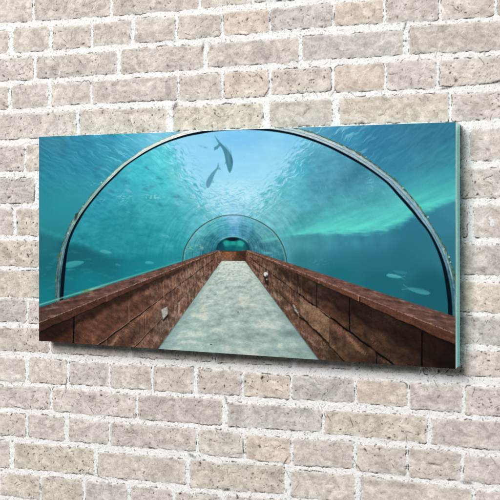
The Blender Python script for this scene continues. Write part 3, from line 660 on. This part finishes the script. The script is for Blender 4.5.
    img = mix(img, rgb(196, 214, 186), np.exp(-((X - 92) / 9) ** 2 - ((Y - 289.4 + (X - 92) * .29) / 1.0) ** 2) * .55)
    img = mix(img, rgb(92, 118, 48), np.clip(np.exp(-((X - 86) / 3.6) ** 2 - ((Y - 291) / 2.0) ** 2) * (.6 + 1.5 * fbm(X / 1.4, Y / 1.4, 231, 2)), 0, .9))
    # end wall
    ew = poly_mask(X, Y, [(220.5,251.3),(246,251.3),(246,261),(221,261)], .5)
    ec = field(X, Y, [(223,253,118,78,58),(228,255,150,98,68),(233,254,120,82,62),(240,255,72,46,36),(245,255,60,40,32),(226,259,120,92,76),(238,260,78,54,44)], 3) * (1 + .3 * fbm(X / 2, Y / 1.5, 232, 3))[..., None]
    img = mix(img, ec, ew)
    img = mix(img, rgb(60, 40, 32), np.exp(-((Y - 251.2) / .6) ** 2) * ((X > 220) & (X < 247)) * .6)
    # wall lamps
    lm = poly_mask(X, Y, [(160.6,309.8),(167.2,306.4),(168,315),(163.2,320.6)], .6)
    img = mix(img, rgb(170, 172, 164) + (.16 * g3)[..., None], lm * .95)
    img = mix(img, rgb(26, 18, 16), poly_mask(X, Y, [(161.5,319),(163.4,321.8),(168.6,316),(168.4,313.5),(163,319.5)], .6) * .85)
    img = mix(img, rgb(92, 82, 74), poly_mask(X, Y, [(160,310.5),(161.4,309.6),(163.4,320.4),(162,319.6)], .5) * .6)
    img = mix(img, rgb(34, 24, 22), poly_mask(X, Y, [(263.6,274),(268,276),(268.6,286),(265.5,284),(264.6,280)], .7) * .8)
    img = mix(img, rgb(222, 228, 228), sst(2.6, 1.6, np.hypot(X - 265.8, (Y - 274.2) * .95)) * .95)
    img = mix(img, rgb(60, 70, 80), sst(1.5, .6, np.hypot(X - 266.8, Y - 275.6)) * .6)
    img = mix(img, rgb(190, 190, 190), sst(1.3, .5, np.hypot(X - 266.8, Y - 279.4)) * .7)
    img = mix(img, rgb(60, 44, 40), poly_mask(X, Y, [(253,265),(255.5,266.5),(256,270.5),(254,269)], .6) * .6)
    img = mix(img, rgb(168, 176, 178), poly_mask(X, Y, [(293,304.5),(295,305.5),(298.6,312.6),(297.6,314),(294,309.6)], .8) * np.clip(.7 + 1.2 * g3, 0, 1))
    img = mix(img, rgb(30, 24, 24), poly_mask(X, Y, [(293.5,310),(297.5,314.4),(298.4,317),(294,313.4)], .7) * .7)
    # grain of the print
    img += (.012 * noise(X / .9, Y / .9, 241))[..., None]
    return np.clip(img, .012, .985)

NU, NV = 1180, 600
u = np.linspace(0, PW, NU); v = np.linspace(0, PH, NV)
U, V = np.meshgrid(u, v)
PX, PY = to_draw(U, TOPZ - PH + V)
pc = paint(PX, PY)
pl = (lin(pc) / ILLUM).reshape(-1, 3)

m, nt, p = new_mat('glossy_print')
at = nt.nodes.new('ShaderNodeAttribute'); at.attribute_name = 'pigment'
nt.links.new(at.outputs['Color'], p.inputs['Base Color'])
p.inputs['Roughness'].default_value = 0.12; p.inputs['Specular IOR Level'].default_value = 0.12
MAT_PRINT = m

def glass_edge(name, c0, c1, rough):
    m, nt, p = new_mat(name)
    tc = nt.nodes.new('ShaderNodeTexCoord'); mp = nt.nodes.new('ShaderNodeMapping'); mp.inputs['Scale'].default_value = (40, 40, 3.2)
    nz = nt.nodes.new('ShaderNodeTexNoise'); nz.inputs['Scale'].default_value = 1.6; nz.inputs['Detail'].default_value = 3  # tone varied along the height paints in refraction inside the glass
    cr = nt.nodes.new('ShaderNodeValToRGB'); cr.color_ramp.elements[0].position = .35; cr.color_ramp.elements[1].position = .68
    cr.color_ramp.elements[0].color = (*lin(rgb(*c0)), 1); cr.color_ramp.elements[1].color = (*lin(rgb(*c1)), 1)
    nt.links.new(tc.outputs['Object'], mp.inputs['Vector']); nt.links.new(mp.outputs['Vector'], nz.inputs['Vector'])
    nt.links.new(nz.outputs['Fac'], cr.inputs['Fac']); nt.links.new(cr.outputs['Color'], p.inputs['Base Color'])
    p.inputs['Roughness'].default_value = rough; p.inputs['Subsurface Weight'].default_value = .0
    return m
MAT_RIM = glass_edge('polished_glass_rim', (170, 222, 216), (214, 244, 240), .15)
MAT_BODY = glass_edge('green_glass_edge', (118, 194, 190), (172, 230, 226), .06)

def slab(name, x0, x1, y0, y1, z0, z1, bev, mat, parent, loc):
    import bmesh
    bm = bmesh.new()
    vs = [bm.verts.new((x - loc[0], y - loc[1], z - loc[2])) for x in (x0, x1) for y in (y0, y1) for z in (z0, z1)]
    for f in [(0,1,3,2),(4,6,7,5),(0,4,5,1),(2,3,7,6),(0,2,6,4),(1,5,7,3)]: bm.faces.new([vs[i] for i in f])
    bmesh.ops.recalc_face_normals(bm, faces=bm.faces)
    if bev: bmesh.ops.bevel(bm, geom=list(bm.edges), offset=bev, segments=2, profile=.5, affect='EDGES')
    me = bpy.data.meshes.new(name); bm.to_mesh(me); bm.free()
    return link(name, me, mat, parent)

LOC = (PW / 2, 0.0, TOPZ - PH)
pic = empty('glass_picture', LOC, 'wide frameless glass picture of an underwater aquarium tunnel hanging on the brick wall', 'picture')
z0, z1 = TOPZ - PH, TOPZ
PR = 0.0006
co = np.stack([U - LOC[0], np.full(U.shape, FRONT - LOC[1]), V], -1).reshape(-1, 3)
# the sheet wraps a hair's breadth over the rim so that it has a thickness
link('printed_picture', grid_mesh('printed_picture', co, NU, NV, pl), MAT_PRINT, pic)
slab('glass_pane', -.0002, PW + .0002, FRONT + PR, FRONT + .011, z0 - .0002, z1 + .0002, .0012, MAT_RIM, pic, LOC)
slab('glass_body', .0006, PW - .0006, FRONT + .0108, -GAP, z0 + .0006, z1 - .0006, .0010, MAT_BODY, pic, LOC)
for (bx, bz) in ((.12, z0 + .1), (PW - .12, z0 + .1), (.12, z1 - .1), (PW - .12, z1 - .1)):
    slab('wall_spacer', bx - .015, bx + .015, -GAP + .0002, .004, bz - .015, bz + .015, .001, MAT_BODY, pic, LOC)

# ------------------------------------------------------------------ light
sc = bpy.context.scene
w = bpy.data.worlds.new('World'); sc.world = w; w.use_nodes = True
bg = w.node_tree.nodes['Background']; bg.inputs['Color'].default_value = (1, .99, .98, 1); bg.inputs['Strength'].default_value = 0.09
ld = bpy.data.lights.new('softbox', 'AREA'); ld.shape = 'DISK'; ld.size = 7.6; ld.energy = 2400; ld.color = (1, .985, .965)
lo = bpy.data.objects.new('softbox_lamp', ld); COL.objects.link(lo)
tgt = np.array([PW / 2, 0, TOPZ - PH / 2]); dirv = np.array([-.35, -1.0, .63]); dirv /= np.linalg.norm(dirv)
pos = tgt + dirv * 14
from mathutils import Vector
lo.location = pos
lo.rotation_euler = Vector(tgt - pos).to_track_quat('-Z', 'Y').to_euler()
lo['kind'] = 'structure'
# added fill lamp far right, almost level with the wall, brightens the slab's edge
fd = bpy.data.lights.new('edge_fill', 'AREA'); fd.shape = 'DISK'; fd.size = 2.4; fd.energy = 340; fd.color = (1, .99, .98)
fo = bpy.data.objects.new('edge_fill_lamp', fd); COL.objects.link(fo)
fdir = np.array([1.0, -.045, .10]); fdir /= np.linalg.norm(fdir)
fo.location = tgt + fdir * 8.0
fo.rotation_euler = Vector(-fdir).to_track_quat('-Z', 'Y').to_euler(); fo['kind'] = 'structure'

# ------------------------------------------------------------------ camera
cd = bpy.data.cameras.new('Camera'); cd.sensor_width = 36; cd.lens = 36 * F / 500
cd.shift_y = -(250 - VPY) / 500; cd.clip_end = 50; cd.clip_start = .05
cam = bpy.data.objects.new('Camera', cd); COL.objects.link(cam)
cam.location = CAM
cam.rotation_euler = (math.pi / 2, 0, PHI)
sc.camera = cam
sc.view_settings.view_transform = 'Standard'; sc.view_settings.look = 'None'
sc.view_settings.exposure = 0; sc.view_settings.gamma = 1
sc.render.engine = 'CYCLES'
sc.cycles.max_bounces = 4; sc.cycles.diffuse_bounces = 1; sc.cycles.use_denoising = False
sc.render.filter_size = 1.5 if hasattr(sc.render, 'filter_size') else 1.5
